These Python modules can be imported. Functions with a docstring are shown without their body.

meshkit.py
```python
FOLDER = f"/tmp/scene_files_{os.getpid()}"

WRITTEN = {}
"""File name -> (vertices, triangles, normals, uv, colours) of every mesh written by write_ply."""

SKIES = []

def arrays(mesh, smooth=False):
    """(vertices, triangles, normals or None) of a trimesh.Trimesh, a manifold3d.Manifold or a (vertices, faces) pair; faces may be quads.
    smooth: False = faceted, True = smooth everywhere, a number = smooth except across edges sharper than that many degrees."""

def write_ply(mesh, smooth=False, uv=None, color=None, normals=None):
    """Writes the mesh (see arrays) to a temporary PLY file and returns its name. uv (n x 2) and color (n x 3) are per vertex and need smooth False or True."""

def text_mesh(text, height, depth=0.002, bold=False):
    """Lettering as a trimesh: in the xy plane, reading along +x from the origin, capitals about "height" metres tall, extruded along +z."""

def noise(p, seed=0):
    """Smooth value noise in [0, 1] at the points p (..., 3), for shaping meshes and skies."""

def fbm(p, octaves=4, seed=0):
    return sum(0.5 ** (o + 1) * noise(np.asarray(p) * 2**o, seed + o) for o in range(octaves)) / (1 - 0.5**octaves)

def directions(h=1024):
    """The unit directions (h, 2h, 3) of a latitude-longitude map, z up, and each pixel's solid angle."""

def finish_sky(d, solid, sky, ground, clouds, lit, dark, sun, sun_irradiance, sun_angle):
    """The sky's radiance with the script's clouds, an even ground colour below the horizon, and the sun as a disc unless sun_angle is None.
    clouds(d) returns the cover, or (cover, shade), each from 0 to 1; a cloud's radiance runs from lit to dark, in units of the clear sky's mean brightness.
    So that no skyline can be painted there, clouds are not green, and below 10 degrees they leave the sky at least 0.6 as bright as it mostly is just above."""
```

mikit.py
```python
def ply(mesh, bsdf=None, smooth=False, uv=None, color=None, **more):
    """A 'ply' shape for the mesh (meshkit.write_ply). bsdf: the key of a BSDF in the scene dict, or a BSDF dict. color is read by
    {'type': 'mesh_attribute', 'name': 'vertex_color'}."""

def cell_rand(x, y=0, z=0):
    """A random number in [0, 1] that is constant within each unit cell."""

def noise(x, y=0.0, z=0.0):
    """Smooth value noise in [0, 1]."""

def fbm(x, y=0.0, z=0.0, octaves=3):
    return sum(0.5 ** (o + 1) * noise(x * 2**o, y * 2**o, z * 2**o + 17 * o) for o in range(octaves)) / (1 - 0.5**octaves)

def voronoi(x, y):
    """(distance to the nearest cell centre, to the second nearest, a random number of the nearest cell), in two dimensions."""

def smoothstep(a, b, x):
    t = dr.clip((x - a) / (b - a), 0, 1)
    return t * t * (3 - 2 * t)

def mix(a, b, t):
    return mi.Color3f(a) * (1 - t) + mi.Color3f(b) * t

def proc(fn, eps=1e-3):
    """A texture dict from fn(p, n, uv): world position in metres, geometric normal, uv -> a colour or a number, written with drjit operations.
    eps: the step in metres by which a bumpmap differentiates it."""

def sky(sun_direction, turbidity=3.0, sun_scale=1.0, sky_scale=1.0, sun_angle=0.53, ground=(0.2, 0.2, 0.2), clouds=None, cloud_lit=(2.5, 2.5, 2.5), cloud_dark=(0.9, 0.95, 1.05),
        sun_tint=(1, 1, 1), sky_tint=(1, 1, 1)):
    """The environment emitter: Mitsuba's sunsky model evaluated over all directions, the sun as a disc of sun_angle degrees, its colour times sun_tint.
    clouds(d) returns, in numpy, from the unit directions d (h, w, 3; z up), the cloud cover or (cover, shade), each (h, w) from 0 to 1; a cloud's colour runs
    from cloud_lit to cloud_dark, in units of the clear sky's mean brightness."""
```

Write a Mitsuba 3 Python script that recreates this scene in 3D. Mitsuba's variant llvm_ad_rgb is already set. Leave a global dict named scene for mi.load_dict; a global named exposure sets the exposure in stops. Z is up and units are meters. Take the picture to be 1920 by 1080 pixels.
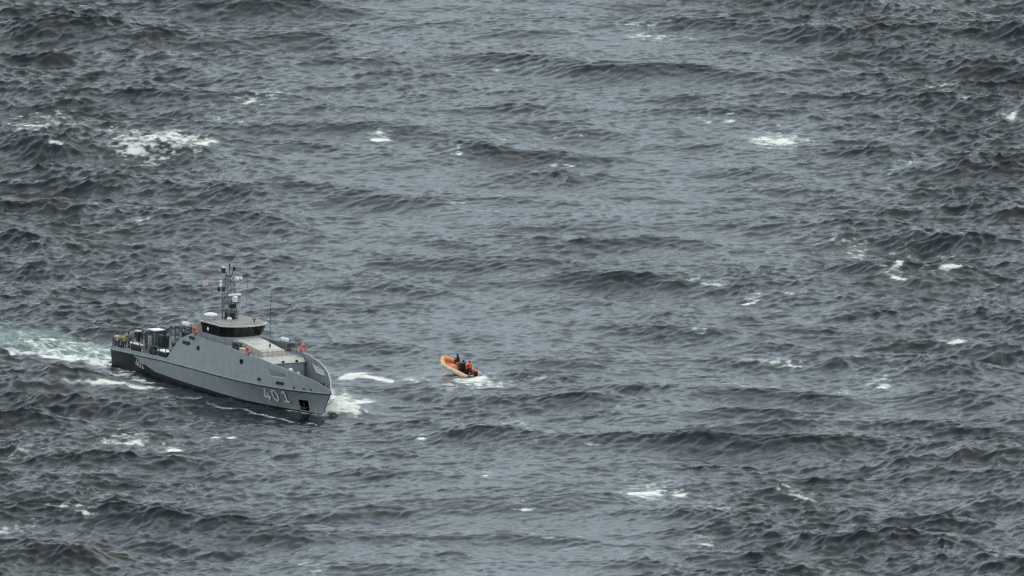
import math, random
import numpy as np, trimesh, manifold3d, shapely
import mitsuba as mi, drjit as dr
import mikit, meshkit
from mikit import proc, noise, fbm, smoothstep, mix, voronoi, cell_rand

T = mi.ScalarTransform4f
rng = np.random.default_rng(401)
scene, labels = {}, {}

# ------------------------------------------------------------------ camera, sky, exposure
RANGE, DEP = 6600.0, math.asin(0.108)          # slant range in metres and look-down angle of the aircraft's camera
EYE = np.array([0.0, -RANGE * math.cos(DEP), RANGE * math.sin(DEP)])
scene['camera'] = {'type': 'thinlens', 'aperture_radius': 0.1, 'focus_distance': 12000.0, 'fov': 1.0133, 'fov_axis': 'x', 'near_clip': 10.0, 'far_clip': 60000.0,
                   'to_world': T().look_at(origin=EYE.tolist(), target=[0, 0, 0], up=[0, 0, 1])}
SUN = (0.55, 0.35, 0.75)


def overcast(d):
    p = np.stack([d[..., 0] / (d[..., 2] + 0.25), d[..., 1] / (d[..., 2] + 0.25), d[..., 2] * 0], -1) * 1.6
    return np.ones(d.shape[:2]), np.clip((meshkit.fbm(p, 4, 3) - 0.35) * 1.6, 0, 1)


scene['sky_light'] = mikit.sky(SUN, turbidity=3, sun_scale=0.12, sun_tint=(0.86, 1.0, 1.12), sun_angle=80, clouds=overcast,
                               cloud_lit=(1.95, 2.3, 2.52), cloud_dark=(1.04, 1.25, 1.38), ground=(0.05, 0.06, 0.07))
exposure = 2.45

SHIP_POS, SHIP_YAW, SHIP_PITCH = (-31.22, -106.89, 0.0), 57.0, 0.056     # midships; bow to the right and towards the camera, bow down in a trough
RIB_POS = (-6.05, -88.86, 0.0)

# ------------------------------------------------------------------ the sea
DX, DY, NX, NY = 0.24, 0.32, 640, 2430
LX, LY = DX * NX, DY * NY
X0, Y0 = -LX / 2, -LY / 2 + 20
gx, gy = X0 + DX * np.arange(NX), Y0 + DY * np.arange(NY)


def ocean(seed, hs, lam_p, wind_deg, lo, hi, spread, tail):
    """One tile of wind sea: heights and horizontal displacements from a random directional spectrum between the wavelengths lo and hi."""
    r = np.random.default_rng(seed)
    kx, ky = 2 * np.pi * np.fft.fftfreq(NX, DX)[None, :], 2 * np.pi * np.fft.fftfreq(NY, DY)[:, None]
    k = np.hypot(kx, ky) + 1e-9
    kp = 2 * np.pi / lam_p
    c = (kx * math.cos(math.radians(wind_deg)) + ky * math.sin(math.radians(wind_deg))) / k
    S = k ** tail * np.exp(-0.9 * (kp / k) ** 2) * np.maximum(np.abs(c) ** spread, 0.0) * ((k > 2 * np.pi / hi) & (k < 2 * np.pi / lo))
    a = np.sqrt(S) * (r.standard_normal((NY, NX)) + 1j * r.standard_normal((NY, NX)))
    a[0, 0] = 0
    h = np.fft.ifft2(a)
    scale = hs / 4 / np.std(h.real)
    dx, dy = np.fft.ifft2(1j * kx / k * a), np.fft.ifft2(1j * ky / k * a)
    return h.real * scale, dx.real * scale, dy.real * scale


GX, GY = np.meshgrid(gx, gy)
smooth01 = lambda t: np.clip(t, 0, 1) ** 2 * (3 - 2 * np.clip(t, 0, 1))
long_ = ocean(11, 2.4, 38, -116, 9, 220, 4.0, -4.0)
mid_ = ocean(12, 0.46, 8, -62, 2.2, 9, 1.0, -4.0)
short_ = ocean(13, 0.24, 2.5, -75, 0.9, 2.5, 0.5, -3.8)
groups = meshkit.fbm(np.stack([GX / 30, GY / 110, GX * 0], -1), 3, 5)          # noise for rougher and smoother water
rough = np.clip(0.46 + 0.80 * smooth01((np.abs(GX + 3 + 26 * (groups - 0.5)) - 8) / 50) + 0.85 * (groups - 0.5), 0.38, 1.3)  # waves shaped rougher to the sides to darken the edges and brighten the middle
# the boats lie in the swell: quieter water along their hulls, the patrol boat running down into a trough
ca, sa = math.cos(math.radians(SHIP_YAW)), math.sin(math.radians(SHIP_YAW))
SA = (GX - SHIP_POS[0]) * ca - (GY - SHIP_POS[1]) * sa                          # along the ship, forward positive
SB = (GX - SHIP_POS[0]) * sa + (GY - SHIP_POS[1]) * ca                          # across the ship, port positive
near_ship = np.exp(-(SA / 26) ** 4 - (SB / 13) ** 4)
near_rib = np.exp(-((GX - RIB_POS[0]) / 6) ** 4 - ((GY - RIB_POS[1]) / 9) ** 4)
near_curl = np.exp(-((GX + 16.5) / 4.5) ** 4 - ((GY + 95) / 8) ** 4)                # the bow wave's far curl
calm = 1 - 0.85 * np.maximum(np.maximum(near_ship, near_rib), near_curl)
swell = -SHIP_PITCH * 24 * np.sin(np.clip(SA / 24, -math.pi / 2, math.pi / 2)) * np.exp(-(SA / 60) ** 4 - (SB / 22) ** 4) * 1.15

bow_n = meshkit.fbm(np.stack([GX / 0.9, GY / 1.1, GX * 0], -1), 3, 61)
bow_wave = np.exp(-((SB - 2.4) / 2.0) ** 2 - ((SA - 18.0) / 3.2) ** 2) * (SB > 0.2) + 0.10 * np.exp(-((SB + 1.4) / 0.8) ** 2 - ((SA - 17.0) / 2.2) ** 2)
churn = np.exp(-((SB + 0.6) / 5.5) ** 4 + np.clip(SA + 19.5, -90, 0) / 12) * (SA < -19.3)
lumps = 1.3 * bow_wave * (0.3 + 1.4 * bow_n) + 1.1 * churn * (bow_n - 0.35)

# single steep seas: (x, y of the crest, half length, height, slant of the crest in degrees)
BREAKERS = [
    (np.float64(47.9), np.float64(-182.4), 8.4, 1.43, 0), (np.float64(43.1), np.float64(-192.5), 5.3, 0.74, 0), (np.float64(-51.7), np.float64(163.5), 6.6, 0.81, -18), (np.float64(-41.0), np.float64(149.4), 9.7, 0.81, 26),
    (np.float64(-43.8), np.float64(142.2), 4.8, 0.56, 0), (np.float64(-53.2), np.float64(-110.1), 8.4, 1.3, 0), (np.float64(-54.5), np.float64(51.8), 4.4, 0.81, 0), (np.float64(-57.5), np.float64(37.5), 3.5, 0.74, 0),
    (np.float64(48.6), np.float64(202.3), 4.2, 0.93, 0), (np.float64(57.3), np.float64(240.3), 5.3, 1.05, 0), (np.float64(56.2), np.float64(-35.7), 5.3, 0.87, 0), (np.float64(50.6), np.float64(-61.8), 3.7, 0.68, 0),
    (np.float64(26.9), np.float64(-38.5), 2.6, 0.56, 0), (np.float64(5.6), np.float64(114.9), 8.8, 0.28, -44), (np.float64(-4.3), np.float64(140.3), 7.9, 0.25, -59), (np.float64(30.0), np.float64(-82.8), 9.7, 0.56, -26),
    (np.float64(38.4), np.float64(-85.0), 4.4, 0.56, 33), (np.float64(53.7), np.float64(29.6), 5.3, 0.81, 0), (np.float64(47.9), np.float64(23.8), 6.2, 0.5, 0), (np.float64(-53.9), np.float64(-166.3), 6.2, 0.93, 0),
    (np.float64(-52.4), np.float64(-284.7), 7.9, 0.99, 0), (np.float64(-46.1), np.float64(-191.4), 7.1, 0.62, 0), (np.float64(31.8), np.float64(-213.6), 1.9, 0.62, 59), (np.float64(29.4), np.float64(-208.9), 2.2, 0.5, 0),
    (np.float64(-52.7), np.float64(293.1), 7.1, 0.74, 0), (np.float64(52.3), np.float64(-222.1), 7.1, 0.81, 0), (np.float64(56.0), np.float64(-128.6), 5.3, 0.81, 0), (np.float64(42.5), np.float64(-287.2), 5.3, 0.68, 0),
    (np.float64(-54.9), np.float64(251.0), 6.2, 0.68, 0), (np.float64(-6.7), np.float64(-275.3), 5.3, 0.62, 67), (np.float64(-27.2), np.float64(-171.7), 6.2, 0.5, 0), (np.float64(-15.6), np.float64(-94.3), 5.3, 0.31, 0),
    (np.float64(-8.4), np.float64(-108.5), 7.1, 0.5, -39), (np.float64(-50.3), np.float64(-254.0), 5.3, 0.56, 0), (np.float64(11.4), np.float64(-107.4), 5.3, 0.37, 33), (np.float64(-15.3), np.float64(-226.8), 4.4, 0.43, 0),
    (np.float64(57.2), np.float64(73.0), 4.4, 0.74, 0), (np.float64(35.4), np.float64(-203.0), 3.5, 0.43, 0), (np.float64(-56.8), np.float64(-42.5), 3.5, 0.37, 0), (np.float64(-16.8), np.float64(155.7), 2.6, 0.31, -39),
    (np.float64(-17.0), np.float64(-122.1), 3.0, 0.56, 33), (np.float64(-16.1), np.float64(-94.9), 4.0, 0.31, -56)]
crest, chop = np.zeros_like(GX), np.zeros_like(GX)


def window(x, y, rx, ry):
    return (slice(*np.searchsorted(gy, (y - ry, y + ry))), slice(*np.searchsorted(gx, (x - rx, x + rx))))


for bx, by, bl, ba, bd in BREAKERS:
    W = window(bx, by, bl * 2 + 6, 30)
    x, y = GX[W], GY[W]
    u = (x - bx) * math.cos(math.radians(bd)) + (y - by) * math.sin(math.radians(bd))
    w = -(x - bx) * math.sin(math.radians(bd)) + (y - by) * math.cos(math.radians(bd))
    one = np.stack([x[0], x[0] * 0 + by, x[0] * 0], -1)
    w = w + 2.6 * (meshkit.fbm(one / [3.5, 1, 1], 3, 3) - 0.5)[None] * 2
    lump = np.clip(0.6 + 0.8 * meshkit.fbm(one / [2.6, 1, 1], 4, 9)[None], 0, 1.4)
    end = np.exp(-(np.abs(u) / bl) ** 2.2)
    prof = np.where(w > 0, np.exp(-(w / (4 * ba + 3)) ** 2), np.exp(-np.abs(w / (1.9 * ba + 0.4)) ** 1.6))
    crest[W] += ba * lump * end * prof
    chop[W] = np.maximum(chop[W], end * np.exp(-(w / 7) ** 2))
rough = np.maximum(rough, 0.9 * chop)
H = long_[0] * (0.45 + 0.75 * rough) * calm + (mid_[0] * rough + short_[0] * (0.24 + 0.76 * rough)) * (0.45 + 0.55 * calm) + swell + crest + lumps
CH = 1.4
PX = GX + CH * (long_[1] * calm + 0.75 * mid_[1] * rough + 0.5 * short_[1] * rough)
PY = GY + CH * (long_[2] * calm + 0.75 * mid_[2] * rough + 0.5 * short_[2] * rough)
FOAM, AIR = np.zeros_like(H), np.zeros_like(H)
# foam on the water: (x, y, half length, half depth, slant dy/dx, strength, 0 patch / 1 crest line / 2 lace)
FOAM_SPOTS = [
    (-28.8, 209.9, 2.74, 8.62, -0.15, 1.35, 2), (-31.0, 200.8, 0.85, 0.6, 0.27, 0.9, 1), (-31.4, 202.8, 1.78, 2.4, 0.27, 0.62, 2), (-54.7, 169.3, 3.77, 8.27, 0.6, 0.84, 0),
    (-55.1, np.float64(175.8), 6.15, 10.07, 0.6, 0.62, 2), (-53.8, 141.0, 1.58, 0.6, 0.0, 0.67, 1), (-54.2, 142.9, 2.87, 2.4, 0.0, 0.62, 2), (-40.1, 145.1, 6.38, 5.63, 0.3, 1.14, 0),
    (-40.5, np.float64(150.1), 10.07, 7.43, 0.3, 0.62, 2), (-41.3, 157.6, 5.47, 9.0, -0.57, 1.24, 2), (-43.4, 159.8, 3.04, 9.0, -0.6, 0.96, 0), (-43.8, 166.8, 5.06, 10.8, -0.6, 0.62, 2),
    (-36.5, 147.0, 2.92, 1.76, 0.6, 1.2, 0), (-36.9, np.float64(149.7), 4.88, 3.56, 0.6, 0.62, 2), (-43.9, 160.3, 3.04, 9.0, -0.6, 1.08, 0), (-44.3, 167.3, 5.06, 10.8, -0.6, 0.62, 2),
    (-39.6, 163.8, 2.55, 9.0, -0.24, 1.16, 2), (-33.6, 183.2, 2.31, 8.45, -0.6, 0.93, 2), (-44.4, 140.3, 2.07, 0.6, -0.24, 1.01, 1), (-44.8, 142.3, 3.6, 2.4, -0.24, 0.62, 2),
    (-15.4, 165.0, 1.09, 0.6, 0.19, 1.12, 1), (-15.8, 166.9, 2.14, 2.4, 0.19, 0.62, 2), (-6.2, 135.8, 0.36, 0.6, 0.0, 1.12, 1), (-6.6, 137.8, 1.05, 2.4, 0.0, 0.62, 2),
    (25.0, 180.0, 0.73, 0.7, 0.33, 0.92, 1), (24.6, np.float64(182.0), 1.59, 2.5, 0.33, 0.62, 2), (22.6, 179.7, 0.55, 0.6, 0.0, 0.64, 1), (22.2, 181.6, 1.32, 2.4, 0.0, 0.62, 2),
    (30.5, 162.9, 2.55, 6.16, -0.04, 1.2, 0), (30.1, np.float64(168.2), 4.33, 7.96, -0.04, 0.62, 2), (34.3, 162.4, 1.82, 3.17, -0.17, 0.78, 2), (57.8, 183.2, 1.09, 1.6, 1.2, 1.01, 1),
    (57.4, 185.8, 2.14, 3.4, 1.2, 0.62, 2), (50.2, 213.6, 1.22, 1.6, 0.0, 0.74, 1), (49.8, 216.2, 2.32, 3.4, 0.0, 0.62, 2), (37.2, 50.9, 2.92, 1.23, -0.15, 0.78, 2),
    (39.8, 40.0, 1.09, 7.22, -0.48, 0.84, 0), (39.4, np.float64(45.9), 2.14, 9.02, -0.48, 0.62, 2), (46.6, 42.7, 4.26, 1.76, -0.6, 0.96, 2), (43.9, 3.0, 1.03, 0.6, -1.2, 1.01, 1),
    (43.5, 5.0, 2.05, 2.4, -1.2, 0.62, 2), (43.9, 6.6, 1.34, 1.6, 1.2, 0.92, 1), (43.5, 9.1, 2.51, 3.4, 1.2, 0.62, 2), (50.6, 7.2, 1.46, 1.6, 1.2, 0.92, 1),
    (50.2, 9.8, 2.69, 3.4, 1.2, 0.62, 2), (22.1, -1.3, 1.46, 1.23, -0.22, 0.84, 0), (21.7, np.float64(1.1), 2.69, 3.03, -0.22, 0.62, 2), (26.6, -10.7, 0.85, 0.7, 1.0, 1.01, 1),
    (26.2, np.float64(-8.7), 1.78, 2.5, 1.0, 0.62, 2), (31.0, -7.7, 0.73, 0.88, -0.6, 0.93, 2), (49.9, -57.1, 1.09, 0.6, 0.33, 0.83, 1), (49.5, -55.2, 2.14, 2.4, 0.33, 0.62, 2),
    (29.5, -83.0, 2.74, 1.6, -1.0, 0.64, 1), (29.1, -80.5, 4.6, 3.4, -1.0, 0.62, 2), (41.3, -99.7, 0.85, 1.6, 1.2, 0.92, 1), (40.9, -97.1, 1.78, 3.4, 1.2, 0.62, 2),
    (37.9, -104.3, 2.74, 2.64, -0.58, 0.85, 2), (0.2, -135.5, 3.53, 9.0, -0.6, 1.08, 2), (5.3, -142.6, 3.04, 7.74, 0.6, 0.78, 2), (-11.0, -147.0, 0.49, 0.7, -0.89, 1.12, 1),
    (-11.4, np.float64(-145.0), 1.23, 2.5, -0.89, 0.62, 2), (-2.4, -195.4, 0.36, 1.41, 0.0, 0.9, 1), (-2.8, np.float64(-192.9), 1.05, 3.21, 0.0, 0.62, 2), (8.4, -157.3, 0.97, 0.6, -0.22, 0.93, 2),
    (15.1, -211.8, 2.67, 9.0, 0.36, 1.2, 0), (14.7, -204.8, 4.51, 10.8, 0.36, 0.62, 2), (19.0, -216.2, 0.97, 1.23, 0.0, 0.9, 1), (18.6, np.float64(-213.8), 1.96, 3.03, 0.0, 0.62, 2),
    (1.0, -227.4, 0.73, 0.6, 0.0, 1.12, 1), (0.6, -225.4, 1.59, 2.4, 0.0, 0.62, 2), (32.6, -214.2, 1.22, 0.7, -0.6, 1.02, 0), (32.2, np.float64(-212.2), 2.32, 2.5, -0.6, 0.62, 2),
    (31.0, -212.0, 1.34, 1.6, -0.33, 0.64, 1), (30.6, -209.4, 2.51, 3.4, -0.33, 0.62, 2), (-42.7, -160.3, 2.55, 0.88, -0.08, 0.96, 0), (-43.1, np.float64(-158.2), 4.33, 2.68, -0.08, 0.62, 2),
    (-37.7, -164.0, 0.85, 1.41, 0.0, 1.23, 1), (-38.1, np.float64(-161.6), 1.78, 3.21, 0.0, 0.62, 2), (-32.9, -155.4, 0.73, 1.6, 0.0, 1.12, 1), (-33.3, -152.8, 1.59, 3.4, 0.0, 0.62, 2),
    (-31.7, -146.4, 0.61, 1.6, 1.2, 1.01, 1), (-32.1, -143.8, 1.41, 3.4, 1.2, 0.62, 2), (-54.7, -245.6, 2.07, 3.52, 0.47, 1.32, 2), (-47.8, -241.4, 0.73, 0.6, -1.2, 0.9, 1),
    (-48.2, -239.5, 1.59, 2.4, -1.2, 0.62, 2), (-49.9, -238.9, 0.73, 0.6, -1.2, 0.78, 1), (-50.3, -236.9, 1.59, 2.4, -1.2, 0.62, 2), (-54.5, -167.4, 2.43, 0.88, 0.13, 0.93, 2),
    (-21.6, -284.3, 0.97, 1.41, -0.11, 0.84, 0), (-22.0, np.float64(-281.9), 1.96, 3.21, -0.11, 0.62, 2), (10.3, -110.9, 1.82, 6.34, 0.6, 0.7, 2), (12.0, -120.5, 1.34, 0.7, -0.17, 0.93, 2),
    (14.6, 289.1, 3.65, 1.76, -0.24, 0.7, 2), (17.8, 280.8, 4.56, 3.87, -0.4, 0.65, 2), (-17.5, 252.0, 1.22, 6.69, 0.6, 0.78, 2), (0.2, 239.5, 4.26, 0.7, -0.54, 0.62, 2),
    (6.2, 130.1, 2.43, 0.7, 0.0, 0.78, 2), (5.3, 169.1, 3.65, 1.06, -0.07, 0.46, 2), (-6.0, 89.0, 2.13, 0.88, -0.14, 0.78, 2), (-43.7, 67.4, 2.74, 1.06, -0.56, 0.93, 2),
    (46.3, 127.4, 3.65, 6.16, 0.28, 0.62, 2), (23.3, -225.4, 1.22, 1.6, -0.67, 0.55, 1), (22.9, -222.9, 2.32, 3.4, -0.67, 0.62, 2), (20.6, -256.8, 0.97, 0.6, 0.0, 0.74, 1),
    (20.2, -254.8, 1.96, 2.4, 0.0, 0.62, 2), (4.1, -257.9, 1.82, 0.88, 0.24, 0.62, 2), (-10.3, -258.4, 1.22, 0.7, 0.1, 0.54, 2), (-17.8, -94.6, 1.58, 1.6, 1.2, 1.35, 1),
    (-16.1, -95.8, 1.58, 0.88, -0.53, 1.35, 1), (-14.4, -96.8, 1.46, 1.06, -0.93, 1.35, 1), (-17.0, -111.5, 1.95, 1.6, 1.2, 1.34, 1), (-19.0, -112.2, 1.34, 9.0, -0.25, 1.35, 0),
    (-20.2, -105.9, 0.61, 3.34, 0.33, 1.32, 0), (-20.4, -122.6, 1.46, 0.6, -0.37, 0.96, 0), (-17.8, -108.0, 1.52, 3.17, 0.07, 1.24, 2), (-24.0, -119.2, 2.31, 1.41, -1.2, 1.34, 1),
    (-26.6, -116.3, 1.34, 1.23, -0.67, 1.12, 1), (-31.0, -112.3, 1.34, 1.23, -0.5, 1.08, 2), (-4.3, -95.0, 1.95, 2.29, -0.44, 1.2, 0), (-4.7, np.float64(-92.1), 3.42, 4.09, -0.44, 0.62, 2),
    (-3.6, -93.0, 1.22, 1.06, -0.1, 1.08, 0), (-4.0, np.float64(-90.7), 2.32, 2.86, -0.1, 0.62, 2), (-5.8, -93.4, 1.34, 1.58, -0.42, 0.96, 0), (-6.2, np.float64(-90.9), 2.51, 3.38, -0.42, 0.62, 2),
    (-1.0, -96.5, 3.04, 1.76, -0.2, 0.85, 2), (2.4, -94.7, 1.82, 0.88, -0.1, 0.62, 2), (-11.8, -94.6, 2.74, 4.58, 0.43, 0.62, 2), (-6.0, -99.8, 3.65, 4.75, 0.55, 0.7, 2),
    (-43.4, -109.0, 4.38, 1.06, 0.14, 1.14, 0), (-48.0, -109.6, 2.74, 0.6, 0.08, 0.78, 1), (-43.9, -98.6, 1.52, 3.7, -0.6, 1.08, 2), (-41.8, -103.5, 1.52, 1.76, -0.07, 0.96, 0),
    (-54.0, -77.6, 4.26, 6.69, 0.6, 1.16, 2), (-51.4, -62.6, 3.65, 6.69, 0.6, 1.24, 2), (54.0, -275.2, 0.61, 0.6, 0.0, 0.46, 2), (-40.1, -28.8, 1.22, 0.88, 0.07, 0.62, 2),
    (-21.1, -12.5, 1.82, 0.88, -0.18, 0.54, 2), (18.2, -52.6, 1.82, 0.7, -0.07, 0.54, 2), (20.9, -48.0, 1.22, 2.64, 0.6, 0.54, 2), (31.0, -85.3, 3.65, 0.6, -0.27, 0.54, 2)]
WARP = 1.6 * (meshkit.fbm(np.stack([GX / 2.2, GY / 5.0, GX * 0], -1), 3, 21) - 0.5) * 2
N_PATCH = np.clip((meshkit.fbm(np.stack([GX / 2.2, GY / 1.7, GX * 0], -1), 4, 31) - 0.28) / 0.44, 0, 1)
for fx, fy, fl_, fd, fs, fa, kind in FOAM_SPOTS:
    W = window(fx, fy, fl_ * 1.7 + 1, fd * 2.2 + abs(fs) * fl_ * 1.7 + 3)
    u, w, n = (GX[W] - fx) / fl_, (GY[W] - fy - fs * (GX[W] - fx) + WARP[W] * (0.35 if kind == 1 else 1.0) * min(fd / 2, 1.0)) / fd, N_PATCH[W]
    env = np.exp(-np.abs(u) ** 3 - w ** 2)
    f_ = fa * env * ((0.3 + 0.6 * n), (0.62 + 0.45 * n), (0.16 + 0.42 * n))[kind]
    FOAM[W] = np.maximum(FOAM[W], np.clip(f_, 0, 1))
FOAM = np.maximum(FOAM, np.clip(bow_wave * 1.5 * (0.5 + 0.9 * bow_n), 0, 1))
# the wake: churned green water with white streaks, astern along the patrol boat's course
XS = SA + 19.5
half_w = 5.2 + 0.3 * np.clip(-XS, 0, 60)
inside = np.clip((half_w - np.abs(SB + 1.2 + 0.8 * np.sin(XS / 7))) / 0.9 + WARP * 0.8, 0, 1) * (XS < 0.2) * np.exp(np.clip(XS, -90, 0) / 60)
streak = np.zeros_like(H)
on = (XS < 2) & (XS > -60) & (np.abs(SB) < 14)
streak[on] = meshkit.fbm(np.stack([XS[on] / 5.5, SB[on] / 0.55, XS[on] * 0], -1), 3, 51)
AIR = np.maximum(AIR, inside * (0.75 + 1.2 * (streak - 0.4)))
edge = np.exp(-((np.abs(SB) - half_w) / 0.9) ** 2) * np.exp(np.clip(XS, -90, 0) / 26) * (XS < 1)
FOAM = np.maximum(FOAM, np.clip(inside * ((0.42 + (streak - 0.45) * 3.8) * np.exp(np.clip(XS, -90, 0) / 22) + 0.35 * np.exp(np.clip(XS, -90, 0) / 8)) + edge * (0.15 + 0.5 * N_PATCH), 0, 1))
AIR = np.clip(np.maximum(AIR, 0.35 * np.clip(FOAM * 1.5, 0, 1)), 0, 1)

# little whitecaps where the surface folds together
dxx, dxy, dyy = np.gradient(PX, DX, axis=1), np.gradient(PX, DY, axis=0), np.gradient(PY, DY, axis=0)
fold = dxx * dyy - dxy * np.gradient(PY, DX, axis=1)
FOAM = np.maximum(FOAM, np.clip((0.22 - fold) * 1.6, 0, 0.42) * (0.4 + 0.6 * N_PATCH))


cx, cy = np.where((gx > -67) & (gx < 67))[0], np.where((gy > -348) & (gy < 384))[0]
vx, vy = PX[np.ix_(cy, cx)], PY[np.ix_(cy, cx)]
vz, vf, va = H[np.ix_(cy, cx)], FOAM[np.ix_(cy, cx)], AIR[np.ix_(cy, cx)]
n_far = 14
far = np.geomspace(3, 16000, n_far)


def widen(a, axis, add):
    first, last = np.take(a, [0], axis), np.take(a, [-1], axis)
    shape = [1, 1]
    shape[axis] = n_far
    f = far.reshape(shape) * add
    return np.concatenate([np.flip(first - f, axis), a, last + f], axis)


def fade(a, axis):
    first, last = np.take(a, [0], axis), np.take(a, [-1], axis)
    shape = [1, 1]
    shape[axis] = n_far
    w = np.exp(-far / 12).reshape(shape)
    return np.concatenate([np.flip(first * w, axis), a, last * w], axis)


vx, vy, vz, vf, va = widen(vx, 1, 1), widen(vy, 1, 0), fade(vz, 1), fade(vf, 1), fade(va, 1)
vx, vy, vz, vf, va = widen(vx, 0, 0), widen(vy, 0, 1), fade(vz, 0), fade(vf, 0), fade(va, 0)
rows, cols = vz.shape
idx = np.arange(rows * cols).reshape(rows, cols)
quads = np.stack([idx[:-1, :-1], idx[:-1, 1:], idx[1:, 1:], idx[1:, :-1]], -1).reshape(-1, 4)
sea_v = np.stack([vx, vy, vz], -1).reshape(-1, 3)
sea_f = np.vstack([quads[:, [0, 1, 2]], quads[:, [0, 2, 3]]])


def foam_here(p, uv):
    """How much of the water here is foam: uv.x is the cover, broken up into froth and holes."""
    n = fbm(p.x * 1.6, p.y * 1.3 + p.z * 2.0, p.z * 1.6, 4)
    thr = 0.86 - 0.72 * uv.x
    return 0.94 * smoothstep(thr - 0.24, thr + 0.24, n) * smoothstep(0.02, 0.15, uv.x)


def sea_colour(p, n, uv):
    water = mix((0.002, 0.0045, 0.007), (0.17, 0.25, 0.225), uv.y)
    return mix(water, (0.82, 0.77, 0.70), foam_here(p, uv))


def sea_rough(p, n, uv):
    return 0.18 + 0.5 * foam_here(p, uv)


scene['water_surface'] = {'type': 'principled', 'base_color': proc(sea_colour), 'roughness': proc(sea_rough), 'eta': 1.333}
scene['sea'] = mikit.ply((sea_v, sea_f), 'water_surface', smooth=True, uv=np.stack([vf.ravel(), va.ravel()], -1))
labels['sea'] = {'label': 'choppy grey-blue open sea with scattered whitecaps', 'kind': 'structure'}


# ------------------------------------------------------------------ materials
def paint(name, rgb, rough=0.5, grain=0.12, streak=0.0, spec=0.4):
    """Paint with salt, scuffs and run-off marks in it."""
    def fn(p, n, uv):
        g = fbm(p.x * 2.3, p.y * 2.3, p.z * 2.3, 3) - 0.5
        s = fbm(p.x * 3.1 + 7, p.y * 3.1, p.z * 0.35, 2) - 0.5
        return mi.Color3f(rgb) * dr.maximum(1 + grain * 2 * g + streak * 2 * s, 0.05)
    scene[name] = {'type': 'principled', 'base_color': proc(fn), 'roughness': rough, 'specular': spec}


def plain(name, rgb, rough=0.5, metallic=0.0):
    scene[name] = {'type': 'principled', 'base_color': {'type': 'rgb', 'value': list(rgb)}, 'roughness': rough, 'metallic': metallic}


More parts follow.
